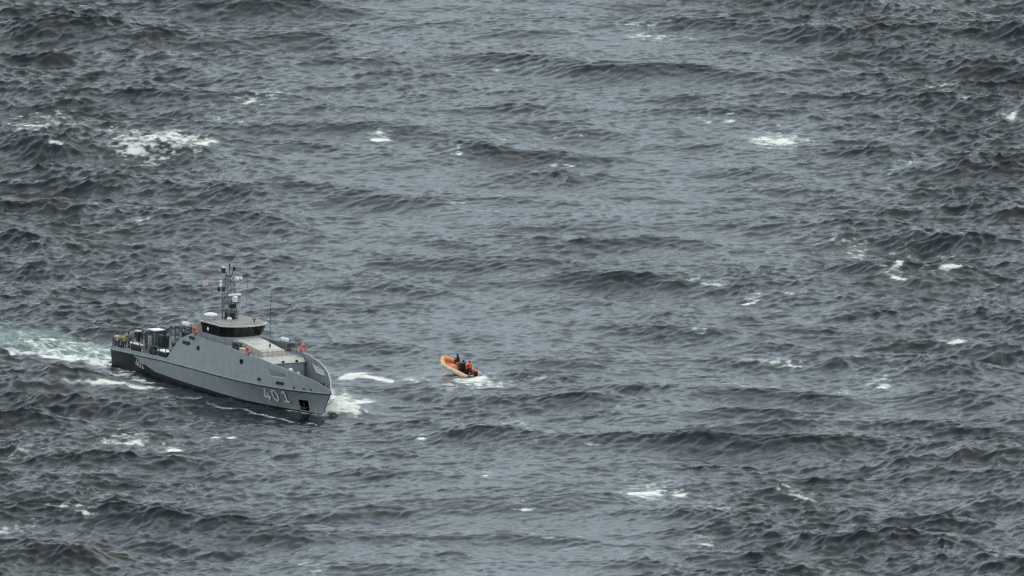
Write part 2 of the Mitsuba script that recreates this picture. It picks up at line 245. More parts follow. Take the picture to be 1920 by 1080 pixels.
paint('hull_paint', (0.275, 0.292, 0.295), 0.45, 0.14, 0.13)
paint('deck_paint', (0.15, 0.155, 0.15), 0.8, 0.2)
paint('roof_paint', (0.26, 0.235, 0.21), 0.7, 0.25)
paint('pale_and_skylit', (0.52, 0.49, 0.43), 0.6, 0.22, 0.1)  # pale fittings; on the sloping tops the sky light is painted in
paint('white_paint', (0.80, 0.79, 0.74), 0.45, 0.05)
paint('hull_black', (0.014, 0.014, 0.016), 0.55, 0.3)
plain('black_metal', (0.015, 0.016, 0.018), 0.5)
plain('dark_grey', (0.05, 0.053, 0.056), 0.6)
plain('mast_grey', (0.14, 0.148, 0.152), 0.6)
plain('dark_glass', (0.006, 0.007, 0.009), 0.12)
plain('signal_orange', (0.55, 0.13, 0.10), 0.6)
plain('vest_orange', (0.85, 0.11, 0.05), 0.6)
plain('faded_pink', (0.60, 0.34, 0.28), 0.6)
plain('faded_orange', (0.38, 0.17, 0.14), 0.6)
paint('tube_orange', (0.82, 0.24, 0.09), 0.5, 0.08)
paint('tube_cream', (0.85, 0.62, 0.34), 0.5, 0.08)
plain('navy_cloth', (0.012, 0.016, 0.035), 0.85)
plain('black_hair', (0.012, 0.010, 0.009), 0.7)
plain('black_cloth', (0.010, 0.010, 0.012), 0.85)
plain('yellow_cloth', (0.50, 0.42, 0.12), 0.8)
plain('rust_cloth', (0.26, 0.12, 0.09), 0.8)
plain('white_cloth', (0.62, 0.58, 0.55), 0.8)
plain('slate_grey', (0.07, 0.076, 0.085), 0.7)
plain('navy_paint', (0.02, 0.024, 0.04), 0.6)
plain('flag_cloth', (0.66, 0.50, 0.50), 0.9)
plain('skin', (0.22, 0.12, 0.08), 0.6)
plain('red_cloth', (0.45, 0.06, 0.06), 0.8)
plain('foam_white', (0.90, 0.90, 0.87), 0.9)


# ------------------------------------------------------------------ mesh helpers
def box(x0, x1, y0, y1, z0, z1, ch=0.03):
    """A box with small chamfered edges."""
    c = min(ch, (x1 - x0) / 3, (y1 - y0) / 3, (z1 - z0) / 3)
    pts = [(x, y, z) for x, y, z in
           [(a, b, d) for a in (x0 + c, x1 - c) for b in (y0 + c, y1 - c) for d in (z0, z1)] +
           [(a, b, d) for a in (x0 + c, x1 - c) for b in (y0, y1) for d in (z0 + c, z1 - c)] +
           [(a, b, d) for a in (x0, x1) for b in (y0 + c, y1 - c) for d in (z0 + c, z1 - c)]]
    return trimesh.convex.convex_hull(np.array(pts))


def hull(pts):
    return trimesh.convex.convex_hull(np.array(pts, float))


def tube(points, r, sides=8, closed=False):
    """A round bar along a polyline."""
    p = np.asarray(points, float)
    r = np.broadcast_to(r, (len(p),)).astype(float)
    t = np.gradient(p, axis=0) if not closed else np.roll(p, -1, 0) - np.roll(p, 1, 0)
    t /= np.linalg.norm(t, axis=1, keepdims=True)
    up = np.array([0, 0, 1.0]) if abs(np.mean(np.abs(t[:, 2]))) < 0.8 else np.array([1.0, 0, 0])
    a = np.cross(t, up)
    a /= np.linalg.norm(a, axis=1, keepdims=True) + 1e-12
    b = np.cross(a, t)
    ang = np.arange(sides) * 2 * np.pi / sides
    v = p[:, None] + r[:, None, None] * (np.cos(ang)[None, :, None] * a[:, None] + np.sin(ang)[None, :, None] * b[:, None])
    n = len(p)
    f = []
    for i in range(n if closed else n - 1):
        for j in range(sides):
            q = [i * sides + j, i * sides + (j + 1) % sides, (i + 1) % n * sides + (j + 1) % sides, (i + 1) % n * sides + j]
            f += [[q[0], q[1], q[2]], [q[0], q[2], q[3]]]
    v = v.reshape(-1, 3)
    if not closed:
        v = np.vstack([v, p[:1], p[-1:]])
        for j in range(sides):
            f.append([len(v) - 2, (j + 1) % sides, j])
            f.append([len(v) - 1, (n - 1) * sides + j, (n - 1) * sides + (j + 1) % sides])
    m = trimesh.Trimesh(v, f, process=False)
    m.fix_normals()
    return m


def bar(a, b, r, sides=8):
    return tube([a, b], r, sides)


def ball(c, r, squash=(1, 1, 1), sub=2):
    m = trimesh.creation.icosphere(sub, 1.0)
    m.apply_scale(np.array(squash) * r)
    m.apply_translation(c)
    return m


def ring(c, R, r, normal=(0, 0, 1)):
    ang = np.arange(20) * 2 * np.pi / 20
    m = tube(np.stack([R * np.cos(ang), R * np.sin(ang), 0 * ang], 1), r, 8, True)
    m.apply_transform(trimesh.geometry.align_vectors([0, 0, 1], np.array(normal) / np.linalg.norm(normal)))
    m.apply_translation(c)
    return m


def cyl(c0, c1, r, sides=16):
    return tube([c0, c1], r, sides)


def join(*m):
    return trimesh.util.concatenate([x for x in m])


def loft(sections, close_ring=False, caps=False):
    """Skin through equal-length rows of points."""
    s = np.asarray(sections, float)
    n, k, _ = s.shape
    f = []
    for i in range(n - 1):
        for j in range(k if close_ring else k - 1):
            a, b, c, d = i * k + j, i * k + (j + 1) % k, (i + 1) * k + (j + 1) % k, (i + 1) * k + j
            f += [[a, b, c], [a, c, d]]
    v = s.reshape(-1, 3)
    if caps:
        for row, flip in ((0, 1), (n - 1, 0)):
            v = np.vstack([v, s[row].mean(0)])
            for j in range(k):
                t = [row * k + j, row * k + (j + 1) % k, len(v) - 1]
                f.append(t[::-1] if not flip else t)
    m = trimesh.Trimesh(v, f, process=False)
    if caps and close_ring:
        m.merge_vertices()
        m.update_faces(m.nondegenerate_faces())
        m.fix_normals()
    return m


def cut(a, *tools):
    """a minus the tools."""
    def man(m):
        m = m.copy()
        m.merge_vertices()
        return manifold3d.Manifold(manifold3d.Mesh(np.asarray(m.vertices, np.float32), np.asarray(m.faces, np.uint32)))
    x = man(a)
    for t in tools:
        x = x - man(t)
    m = x.to_mesh()
    return trimesh.Trimesh(m.vert_properties[:, :3], m.tri_verts, process=False)


# ------------------------------------------------------------------ putting things into the scene
used = {}


def numbered(key):
    n = used.get(key, -1) + 1
    used[key] = n
    return key if n == 0 else f'{key}_{n:03d}'


def put(key, mesh, bsdf, frame=None, smooth=30, label=None):
    key = numbered(key)
    m = mesh.copy()
    if frame is not None:
        m.apply_transform(frame)
    scene[key] = mikit.ply(m, bsdf, smooth=smooth)
    if label:
        labels[key] = {'label': label}
    return key


def thing(key, label, category, group=None):
    key = numbered(key)
    labels[key] = {'label': label, 'category': category}
    if group:
        labels[key]['group'] = group
    return key


def frame_at(pos, fwd, pitch=0.0, roll=0.0):
    """Local x forward along the compass direction fwd (degrees), y to port, z up; pitch > 0 bow down, roll > 0 port side up."""
    R = trimesh.transformations.rotation_matrix
    m = R(math.radians(fwd), [0, 0, 1]) @ R(pitch, [0, 1, 0]) @ R(roll, [1, 0, 0])
    m = trimesh.transformations.translation_matrix(pos) @ m
    return m


# ------------------------------------------------------------------ the patrol boat (x forward from the transom, y to port, z up from the waterline)
SHIP = frame_at(SHIP_POS, -SHIP_YAW, SHIP_PITCH, 0.0) @ trimesh.transformations.translation_matrix([-19.5, 0, 0])
boat = thing('patrol_boat', 'long grey patrol boat numbered 401 under way with black wheelhouse windows and lattice mast', 'ship')


def P(name, mesh, bsdf, smooth=30, label=None):
    high = name.startswith(('mast__yard', 'mast__fork', 'mast__topmast'))
    return put(boat + '__' + name, mesh, bsdf, SHIP @ trimesh.transformations.translation_matrix([0, 0, -0.7 if high else 0.0]), smooth, label)


LOA = 39.5


def half_deck(s):
    return np.interp(s, [0, 22, 27, 30, 32.5, 34, 36, 37.6, 38.8, 39.5], [4.0, 4.0, 3.92, 3.68, 3.25, 2.85, 2.05, 1.22, 0.5, 0.06])


def half_water(s):
    return np.interp(s, [0, 16, 22, 27, 31, 34, 36.5, 38.3, 39.5], [3.75, 3.75, 3.5, 2.95, 2.2, 1.45, 0.78, 0.3, 0.05])


def knuckle(s):
    return np.interp(s, [0, 11, 25, 31, 39.5], [2.1, 2.42, 2.45, 2.55, 2.62])


def stem(z):
    return 37.9 + 1.55 * z / 2.6 if z > 0 else 37.9 + 0.35 * z


def side_point(s, z, sgn):
    zk, b1, b0 = knuckle(s), half_deck(s), half_water(s)
    t = z / zk
    y = b0 + (b1 - b0) * (max(t, 0) ** 1.25) if t >= 0 else b0 * (1 + 0.16 * z)
    x = s if s < 25 else 25 + (s - 25) * (stem(z) - 25) / 14.5
    return [x, sgn * max(y, 0.03), z]


def boot(s):  # top of the black part of the hull, up to the knuckle at the stern
    return min(np.interp(s, [0, 4.2, 6.5, 9, 14, 20, 26, 39.5], [9, 2.2, 1.5, 0.85, 0.62, 0.45, 0.22, 0.1]), knuckle(s))


stations = np.concatenate([np.linspace(0, 25, 34), np.linspace(25.5, 39.5, 29)])


def skin(low, high, n):
    out = []
    for sgn in (-1, 1):
        m = loft([[side_point(s, z, sgn) for z in np.linspace(low(s), high(s), n)] for s in stations])
        if sgn < 0:
            m.invert()
        out.append(m)
    m = join(*out)
    m.update_faces(m.area_faces > 1e-7)
    return m


transom = loft([[side_point(0, z, 1) for z in np.linspace(-1.6, 2.1, 6)], [side_point(0, z, -1) for z in np.linspace(-1.6, 2.1, 6)]])
h_key = P('hull', skin(boot, knuckle, 9), 'hull_paint', 25)
P('hull__black_lower_hull', join(skin(lambda s: -1.6, boot, 9), transom), 'hull_black', 25, 'black lower hull sweeping up to the whole stern quarter')
# knuckle: a light rubbing strake over a dark groove
for sgn in (-1, 1):
    pts = [[stem(knuckle(s)) if s > 39.4 else (s if s < 25 else 25 + (s - 25) * (stem(knuckle(s)) - 25) / 14.5), sgn * (half_deck(s) + 0.02), knuckle(s)] for s in stations]
    P('hull__rubbing_strake', tube(np.array(pts) + [0, 0, 0.03], 0.075, 6), 'hull_paint')
    P('hull__strake_groove', tube(np.array(pts) + [0, -sgn * 0.015, -0.085], 0.06, 6), 'black_metal')


def top_edge(s):
    return float(np.interp(s, [11.3, 13.6, 15.6, 22.3, 30.1, 33, 35.5, 37.7, 39.0, 39.5], [2.5, 5.3, 6.12, 5.95, 5.32, 4.9, 4.45, 3.85, 3.2, 2.95]))


def wall_y(s, z):
    zk = knuckle(s)
    return max(half_deck(s) * (1 - 0.034 * (z - zk)) - 0.015, 0.04)


def wall_x(s, z):
    if s < 25:
        return s
    return 25 + (s - 25) * (stem(knuckle(s)) - 25) / 14.5 + 0.05 * (z - knuckle(s)) * (s - 25) / 14.5


# superstructure block: side walls flush with the hull, roof, sloped aft end
secs = []
for s in np.concatenate([[11.3, 12.4, 13.6, 14.6, 15.6], np.linspace(17, 28.6, 12)]):
    zk, zt = knuckle(s) + 0.03, max(top_edge(s), knuckle(s) + 0.08)
    zs = np.linspace(zk, zt, 5)
    L = [[wall_x(s, z), -wall_y(s, z), z] for z in zs]
    Rr = [[wall_x(s, z), wall_y(s, z), z] for z in zs[::-1]]
    yr = wall_y(s, zt) - 0.12
    secs.append(L + [[s, -yr, zt], [s, -yr, zt - np.interp(s, [15.6, 22, 28], [0.3, 0.4, 0.5]) if s > 15.5 else zt - 0.02], [s, yr, zt - np.interp(s, [15.6, 22, 28], [0.3, 0.4, 0.5]) if s > 15.5 else zt - 0.02], [s, yr, zt]] + Rr)
block = loft(secs, True, True)
slots = [box(x0, x1, -4.6, -3.2, z0, z1, 0.02) for x0, x1, z0, z1 in ((14.35, 15.75, 4.83, 5.2), (15.7, 16.65, 5.62, 6.05 - 0.12))]
holes = [cyl((x, -4.6, z), (x, -3.0, z), 0.26, 18) for x, z in ((17.6, 4.78), (26.55, 4.6))]
try:
    block = cut(block, *slots, *holes)
except Exception as e:
    print('cut failed', e)
sup = P('superstructure', block, 'hull_paint', 25)
for (x0, x1, z0, z1) in ((14.35, 15.75, 4.83, 5.2), (15.7, 16.65, 5.62, 5.93)):
    P('superstructure__vent_slot', box(x0 - 0.02, x1 + 0.02, -3.72, -3.6, z0 - 0.02, z1 + 0.02), 'black_metal')
for x, z in ((17.6, 4.78), (26.55, 4.6)):
    P('superstructure__porthole', cyl((x, -3.5, z), (x, -3.7, z), 0.3, 18), 'dark_glass')
# front of the deckhouse: sloping shield, sky light put into its pale colour, dark lower face
P('superstructure__spray_shield', hull([(28.3, y * 3.3, 5.2) for y in (-1, 1)] + [(29.35, y * 3.1, 4.62) for y in (-1, 1)] + [(28.3, y * 3.3, 4.6) for y in (-1, 1)] + [(29.35, y * 3.1, 4.56) for y in (-1, 1)]), 'pale_and_skylit')
P('superstructure__front_wall', hull([(28.6, y * 3.35, z) for y in (-1, 1) for z in (2.5, 4.6)] + [(29.15, y * 3.05, z) for y in (-1, 1) for z in (2.5, 4.58)]), 'hull_paint')
for y in (-2.1, 0.1, 1.9):
    P('superstructure__flood_light', join(box(29.25, 29.5, y - 0.13, y + 0.13, 4.66, 4.88)), 'black_metal')
# narrow sloping trunk forward of the wheelhouse, pale colour standing in for sky light
trunk = hull([(21.0, y * 1.6, z) for y in (-1, 1) for z in (5.2, 6.35)] + [(23.0, y * 1.58, 6.3) for y in (-1, 1)] + [(27.4, y * 1.5, 5.72) for y in (-1, 1)] + [(27.6, y * 1.5, 4.9) for y in (-1, 1)])
P('superstructure__trunk_roof', trunk, 'pale_and_skylit')

# bow bulwark with a mooring port cut through each side
bs = np.concatenate([np.linspace(28.6, 36, 18), np.linspace(36.4, 39.5, 11)])
for sgn in (-1, 1):
    rowsb = []
    for s in bs:
        zk, zt, th = knuckle(s) + 0.03, top_edge(s), 0.11
        o = [[wall_x(s, z), sgn * wall_y(s, z), z] for z in np.linspace(zk, zt, 5)]
        i = [[wall_x(s, z) - 0.05 * (s > 38), sgn * max(wall_y(s, z) - th, 0.005), z] for z in np.linspace(zt, zk, 5)]
        rowsb.append(o + i)
    m = loft(rowsb, True, True)
    port = hull([(x, y, z) for y in (sgn * 2.2, sgn * 4.4) for x, z in ((30.75, 4.62), (31.65, 3.72), (34.3, 3.8), (34.05, 4.3))])
    try:
        m = cut(m, port)
    except Exception as e:
        print('bulwark cut failed', e)
    P('bow_bulwark', m, 'hull_paint', 25)
    cap = [[wall_x(s, top_edge(s)), sgn * (wall_y(s, top_edge(s)) - 0.05), top_edge(s) + 0.03] for s in bs]
    P('bow_bulwark__cap_rail', tube(cap, 0.07, 6), 'pale_and_skylit' if sgn > 0 else 'hull_paint')
    q = [(30.75, 4.62), (31.65, 3.72), (34.3, 3.8), (34.05, 4.3)]
    P('bow_bulwark__port_rim', tube([(x, sgn * (wall_y(x, z) - 0.13), z) for x, z in q[:3]], 0.06, 6), 'pale_and_skylit' if sgn > 0 else 'hull_paint')
    if sgn < 0:
        for x in (29.9, 32.9, 33.5):
            P('bow_bulwark__freeing_port', box(x, x + 0.52, -wall_y(x, 2.9) - 0.03, -wall_y(x, 2.9) + 0.2, 2.98, 3.3, 0.02), 'black_metal')
        for x in (35.2, 36.4, 37.2):
            P('bow_bulwark__fairlead', box(x, x + 0.3, -wall_y(x + 0.15, 2.8) - 0.06, -wall_y(x + 0.15, 2.8) + 0.2, 2.8, 2.98, 0.02), 'dark_grey')
fore = shapely.Polygon([(28.6, -3.6)] + [(wall_x(s, 3), -wall_y(s, 3) + 0.1) for s in bs] + [(wall_x(s, 3), wall_y(s, 3) - 0.1) for s in bs[::-1]] + [(28.6, 3.6)]).buffer(0)
m = trimesh.creation.extrude_polygon(fore, 0.12, engine='earcut')
m.apply_translation([0, 0, 2.58])
P('foredeck', m, 'deck_paint')
P('foredeck__gun_mount', join(cyl((33.4, 0, 2.68), (33.4, 0, 3.3), 0.38), cyl((33.4, 0, 3.3), (33.4, 0, 3.45), 0.5)), 'dark_grey')
P('foredeck__windlass', join(box(35.6, 36.4, -0.35, 0.35, 2.68, 3.15), cyl((36.0, -0.7, 3.0), (36.0, 0.7, 3.0), 0.22)), 'dark_grey')
P('foredeck__vent_cowl', join(cyl((30.2, 0.55, 2.68), (30.2, 0.55, 3.75), 0.14), ball((30.25, 0.55, 3.9), 0.27)), 'white_paint')
P('foredeck__vent_cowl', join(cyl((30.6, 1.35, 2.68), (30.6, 1.35, 3.5), 0.2), ball((30.6, 1.35, 3.55), 0.24)), 'pale_and_skylit')
P('foredeck__bollard', join(*[cyl((35.0, y, 2.68), (35.0, y, 3.1), 0.11) for y in (-1.9, -1.5)]), 'black_metal')
P('foredeck__bollard', join(*[cyl((35.0, y, 2.68), (35.0, y, 3.1), 0.11) for y in (1.9, 1.5)]), 'black_metal')
P('jackstaff', bar((39.2, 0, 2.9), (39.3, 0, 4.0), 0.03), 'mast_grey')

# anchor pocket low on the starboard bow
def on_side(x_s, z, out=0.02):
    a = np.array(side_point(x_s, z, -1))
    t1, t2 = np.array(side_point(x_s + 0.2, z, -1)) - a, np.array(side_point(x_s, z + 0.1, -1)) - a
    n = np.cross(t2, t1)
    n /= np.linalg.norm(n)
    return a + (n if n[1] < 0 else -n) * out


def side_patch(quad, out, n=6):
    """A thin plate lying on the starboard side of the hull between four (station, height) corners."""
    q = np.array(quad, float)
    grid = [[(1 - u) * ((1 - v) * q[0] + v * q[3]) + u * ((1 - v) * q[1] + v * q[2]) for v in np.linspace(0, 1, n)] for u in np.linspace(0, 1, n)]
    o = loft([[on_side(a, b, out) for a, b in r] for r in grid])
    i = loft([[on_side(a, b, -0.05) for a, b in r] for r in grid])
    m = join(o, i)
    m.fix_normals()
    return m


P('hull__anchor_pocket', side_patch([(36.1, 0.28), (37.4, 0.25), (37.05, 1.5), (35.8, 1.5)], 0.03), 'black_metal')
P('hull__anchor', join(tube([on_side(36.6, 1.3, 0.1), on_side(36.65, 0.55, 0.12)], 0.07), tube([on_side(36.15, 0.7, 0.09), on_side(36.65, 0.5, 0.14), on_side(37.1, 0.7, 0.09)], 0.08)), 'dark_grey')


def number_on_side(text, s0, z0, h, bsdf, lean, name, depth=0.03, out=0.012, dz=0.0, bold=True):
    m = meshkit.text_mesh(text, h, 0.01, bold)
    m = m.subdivide_to_size(0.25) if len(m.faces) < 4000 else m
    v = np.array(m.vertices)
    x0, x1 = v[:, 0].min(), v[:, 0].max()
    new = []
    for x, y, z in v:
        new.append(on_side(s0 + (x - x0) + lean * y, z0 + y + dz * (x - x0), out + (depth if z > 0.005 else 0)))
    return trimesh.Trimesh(new, m.faces, process=False)


for i, ch in enumerate('401'):
    s = 30.55 + i * 1.45
    P('hull__number', number_on_side(ch, s + 0.12 + 0.2 * (i == 2), 0.78 + 0.03 * i, 1.36, 'black_metal', -0.12, 'n', 0.01, 0.006), 'black_metal', False)
    P('hull__number', number_on_side(ch, s + 0.2 * (i == 2), 0.84 + 0.03 * i, 1.36, 'white_paint', -0.12, 'n', 0.012, 0.022), 'white_paint', False)
for i, ch in enumerate('401'):
    P('hull__stern_number', number_on_side(ch, 5.1 + i * 0.62, 1.0 - 0.06 * i, 0.72, 'pale_and_skylit', 0.0, 'n', 0.012, 0.03), 'pale_and_skylit', False)

# ------------------------------------------------------------------ wheelhouse
plan_roof = np.array([(16.9, 3.1), (21.3, 3.12), (22.15, 2.2), (22.5, 1.1), (22.6, 0)])
def plan(scale_y, dx_front, dx_back):
    p = plan_roof.copy()
    f = (p[:, 0] - 16.9) / 5.7
    p[:, 0] += dx_front * f + dx_back * (1 - f)
    p[:, 1] *= scale_y
    return np.vstack([p * [1, -1], p[::-1][1:]])


def slab(poly, z0, z1, poly1=None):
    a, b = np.c_[poly, np.full(len(poly), z0)], np.c_[poly if poly1 is None else poly1, np.full(len(poly), z1)]
    return trimesh.convex.convex_hull(np.vstack([a, b]))


wh = P('wheelhouse', slab(plan(0.90, -0.75, 0.1), 5.4, 6.5), 'hull_paint', False)
P('wheelhouse__window_backing', slab(plan(0.875, -0.8, 0.12), 6.5, 7.7, plan(0.955, -0.32, 0.05)), 'black_metal', False)
lo_, hi_ = plan(0.895, -0.72, 0.06), plan(0.975, -0.24, 0.0)
for i in range(len(lo_) - 1):
    nseg = max(1, int(round(np.linalg.norm(lo_[i + 1] - lo_[i]) / 1.15)))
    for k in range(nseg):
        u0, u1 = (k + 0.035) / nseg, (k + 1 - 0.035) / nseg
        pts = []
        for u in (u0, u1):
            for pl, z in ((lo_, 6.53), (hi_, 7.67)):
                q = pl[i] * (1 - u) + pl[i + 1] * u
                c = q - (q - [19.5, 0]) / np.linalg.norm(q - [19.5, 0]) * 0.06
                pts += [(*q, z), (*c, z)]
        P('wheelhouse__window', hull(pts), 'dark_glass', False)
P('wheelhouse__roof', slab(plan(1.0, 0, 0), 7.72, 7.86), 'pale_and_skylit', False, 'pale overhanging roof edge')
P('wheelhouse__roof__roof_deck', slab(plan(0.95, -0.25, 0.25), 7.86, 8.0, plan(0.90, -0.6, 0.4)), 'roof_paint', False, 'brownish grey roof deck')
P('wheelhouse__side_lamp', ball((18.35, -2.93, 7.05), 0.17, (1, 0.5, 1.3)), 'white_paint')
# casing behind the wheelhouse
P('aft_casing', hull([(13.9, y * 2.0, z) for y in (-1, 1) for z in (5.3, 6.3)] + [(16.95, y * 2.4, z) for y in (-1, 1) for z in (5.3, 7.3)] + [(15.3, y * 2.2, 7.1) for y in (-1, 1)]), 'roof_paint')

# roof fittings
P('satellite_dome', join(cyl((17.6, -2.1, 7.95), (17.6, -2.1, 8.35), 0.22), ball((17.6, -2.1, 8.5), 0.78, (1, 1, 0.32))), 'white_paint')
P('roof_light', join(cyl((19.7, -1.0, 7.95), (19.7, -1.0, 8.2), 0.12), ball((19.7, -1.0, 8.28), 0.27, (1, 1, 0.8))), 'white_paint')
P('roof_light', join(cyl((21.3, 1.3, 7.95), (21.3, 1.3, 8.3), 0.08), box(21.15, 21.45, 1.1, 1.5, 8.25, 8.55)), 'mast_grey')
P('roof_rail', join(*[bar((x, y, 7.9), (x, y, 8.5), 0.025, 6) for x, y in ((20.9, 2.4), (21.7, 1.4), (21.7, 0.6), (21.9, 0.0))], tube([(20.9, 2.4, 8.5), (21.7, 1.4, 8.5), (21.7, 0.6, 8.5), (21.9, 0, 8.5)], 0.03, 6)), 'pale_and_skylit')

# lattice mast
mast_legs = {}
def leg_pt(i, z):
    t = (z - 8.0) / 5.6
    w = 0.62 * (1 - t) + 0.26 * t
    cx_ = 18.3 - 0.4 * t
    return np.array([cx_ + (w if i in (0, 1) else -w), w if i in (0, 2) else -w, z])


for i in range(4):
    P('mast__leg', bar(leg_pt(i, 7.9), leg_pt(i, 12.9), 0.036), 'mast_grey')
lv = np.linspace(8.1, 12.75, 7)
for a, b in zip(lv[:-1], lv[1:]):
    for i, j in ((0, 1), (1, 3), (3, 2), (2, 0)):
        P('mast__brace', join(bar(leg_pt(i, a), leg_pt(j, b), 0.025, 5), bar(leg_pt(i, a), leg_pt(j, a), 0.03, 5)), 'dark_grey' if a < 10.5 else 'mast_grey')
P('mast__cabinet', box(17.9, 18.7, -0.5, 0.5, 8.0, 8.75), 'black_metal')
P('mast__cabinet', box(18.4, 18.95, -0.3, 0.35, 9.25, 9.75), 'black_metal')
P('mast__radar_platform', join(box(18.3, 19.7, -0.45, 0.45, 10.0, 10.1), bar((18.4, 0, 9.2), (19.5, 0, 10.0), 0.05)), 'dark_grey')
P('mast__radar_platform__radar_pedestal', join(cyl((19.2, 0, 10.1), (19.2, 0, 10.6), 0.3), ball((19.2, 0, 10.55), 0.32, (1, 1, 0.7))), 'white_paint')
P('mast__radar_platform__radar_bar', box(19.06, 19.34, -0.85, 0.75, 10.75, 11.0, 0.05), 'white_paint')
P('mast__yard', join(bar((17.95, -2.85, 12.9), (17.95, 1.7, 12.9), 0.045), bar((17.95, -0.4, 12.2), (17.95, -1.6, 12.9), 0.03), bar((17.95, 0.4, 12.2), (17.95, 1.4, 12.9), 0.03)), 'mast_grey')
P('mast__yard__camera_ball', join(ball((17.95, -1.15, 12.55), 0.2, (1, 1, 1.3)), ball((17.95, -1.15, 12.95), 0.16)), 'white_paint')
P('mast__yard__dome', ball((17.95, 1.0, 13.15), 0.26), 'white_paint')
P('mast__yard__dome', ball((17.95, 1.55, 13.18), 0.17), 'white_paint')
P('mast__fork', join(tube([(17.9, -0.25, 13.4), (17.9, -0.55, 14.0), (17.9, -0.75, 14.3)], 0.06), tube([(17.9, 0.25, 13.4), (17.9, 0.5, 14.0), (17.9, 0.65, 14.3)], 0.06), bar((17.9, -0.3, 13.5), (17.9, 0.3, 13.5), 0.05)), 'dark_grey')
P('mast__fork__lamp', join(box(17.7, 18.1, -1.0, -0.62, 13.95, 14.45)), 'black_metal')
P('mast__fork__lamp', box(17.75, 18.05, 0.5, 0.75, 14.1, 14.5), 'black_metal')
P('mast__fork__lamp', ball((17.9, -0.8, 14.55), 0.17, (1, 1.3, 0.7)), 'white_paint')
P('mast__topmast', join(bar((17.85, 0.05, 13.4), (17.8, 0.05, 14.9), 0.045), bar((17.8, 0.05, 14.5), (17.8, 0.05, 14.8), 0.09)), 'dark_grey')
P('mast__signal_lamp', box(18.2, 18.45, -1.75, -1.5, 11.2, 11.75), 'black_metal')
P('mast__signal_lamp', box(18.2, 18.42, -1.1, -0.9, 11.2, 11.7), 'black_metal')
P('mast__side_pole', join(bar((18.2, -1.0, 7.95), (18.0, -0.95, 12.2), 0.045, 6), bar((18.3, -1.62, 11.5), (18.1, -0.3, 11.4), 0.03, 5)), 'dark_grey')
P('mast__side_pole', bar((18.1, 1.0, 7.95), (18.0, 0.7, 12.2), 0.03, 5), 'mast_grey')
P('whip_antenna', join(bar((26.0, 0.45, 5.9), (25.9, 0.45, 12.3), 0.03, 6), cyl((26.0, 0.45, 5.85), (26.0, 0.45, 6.3), 0.1)), 'black_metal')
P('superstructure__roof_hatch', box(24.0, 24.7, -0.9, -0.2, 6.02, 6.22), 'pale_and_skylit')
P('whip_antenna', bar((17.4, 2.7, 7.9), (17.2, 2.9, 14.3), 0.022, 6), 'mast_grey')
P('whip_antenna', bar((0.4, -2.6, 2.2), (0.3, -2.6, 6.6), 0.025, 6), 'mast_grey')
P('whip_antenna', bar((17.0, -2.9, 7.9), (16.9, -3.0, 10.4), 0.022, 6), 'mast_grey')
P('whip_antenna', bar((20.6, -1.6, 8.0), (20.6, -1.6, 10.0), 0.022, 6), 'mast_grey')
fl = thing('flag', 'small faded pink and red flag flying from the mast yard', 'flag')
xs = np.linspace(0, 1.1, 9)
grid = [[(17.9 - 0.1 * u + 0.1 * math.sin(5 * u), -2.75 - u * 0.6, 12.75 - v * 0.7 - 0.25 * u) for v in np.linspace(0, 1, 5)] for u in xs]
flag_m = loft(grid)
flag_m = join(flag_m, trimesh.Trimesh(np.array(flag_m.vertices) + [0.012, 0, 0], flag_m.faces[:, ::-1], process=False))
put(fl + '__cloth', flag_m, 'flag_cloth', SHIP, True)
put(fl + '__halyard', bar((17.95, -2.75, 12.0), (17.9, -2.75, 12.85), 0.02, 5), 'mast_grey', SHIP)

# port-side boat deck: raised platform with a white-topped raft, dark underside
P('raft_platform', hull([(22.0, 3.0, 6.05), (22.0, 3.9, 6.05), (25.7, 3.0, 6.1), (25.7, 3.95, 6.1), (23.6, 3.1, 5.35), (25.3, 3.1, 5.3), (25.5, 3.8, 5.4), (23.6, 3.7, 5.4)]), 'mast_grey')
P('raft_platform__end_plate', box(25.0, 25.85, 3.1, 3.98, 5.35, 6.15), 'dark_grey')
P('raft_platform__leg', join(box(24.6, 24.9, 3.2, 3.7, 4.6, 5.5), box(22.9, 23.1, 3.2, 3.7, 4.8, 5.9)), 'black_metal')
raft = thing('life_raft', 'white life raft canister on the port platform beside the wheelhouse', 'life raft')
put(raft + '__canister', join(tube([(23.6, 3.45, 6.32), (23.75, 3.45, 6.32), (24.85, 3.45, 6.34), (25.0, 3.45, 6.34)], [0.16, 0.28, 0.28, 0.16], 14)), 'white_paint', SHIP)
put(raft + '__strap', join(*[ring((x, 3.45, 6.33), 0.285, 0.015, (1, 0, 0)) for x in (23.95, 24.65)]), 'dark_grey', SHIP)
raft = thing('life_raft', 'whitish life raft canister on the lattice rack at the aft end of the superstructure', 'life raft')
put(raft + '__canister', join(tube([(12.1, -2.3, 6.75), (12.25, -2.3, 6.75), (13.2, -2.3, 6.75), (13.35, -2.3, 6.75)], [0.14, 0.27, 0.27, 0.14], 14)), 'white_paint', SHIP)
put(raft + '__strap', join(*[ring((x, -2.3, 6.75), 0.275, 0.015, (1, 0, 0)) for x in (12.4, 13.0)]), 'dark_grey', SHIP)
P('raft_rack', join(*[bar((x, y, 2.4), (x, y, 6.5), 0.06, 6) for x in (11.9, 13.3) for y in (-3.1, -1.9)], *[bar((11.9, y, z), (13.3, y, z + 0.0), 0.05, 6) for y in (-3.1, -1.9) for z in (5.4, 6.4)], *[bar((x, -3.1, z), (x, -1.9, z), 0.05, 6) for x in (11.9, 13.3) for z in (5.4, 6.4)], *[bar((11.9, y, 5.4), (13.3, y, 6.4), 0.04, 6) for y in (-3.1, -1.9)], bar((11.9, -3.1, 5.4), (11.9, -1.9, 6.4), 0.04, 6)), 'dark_grey')
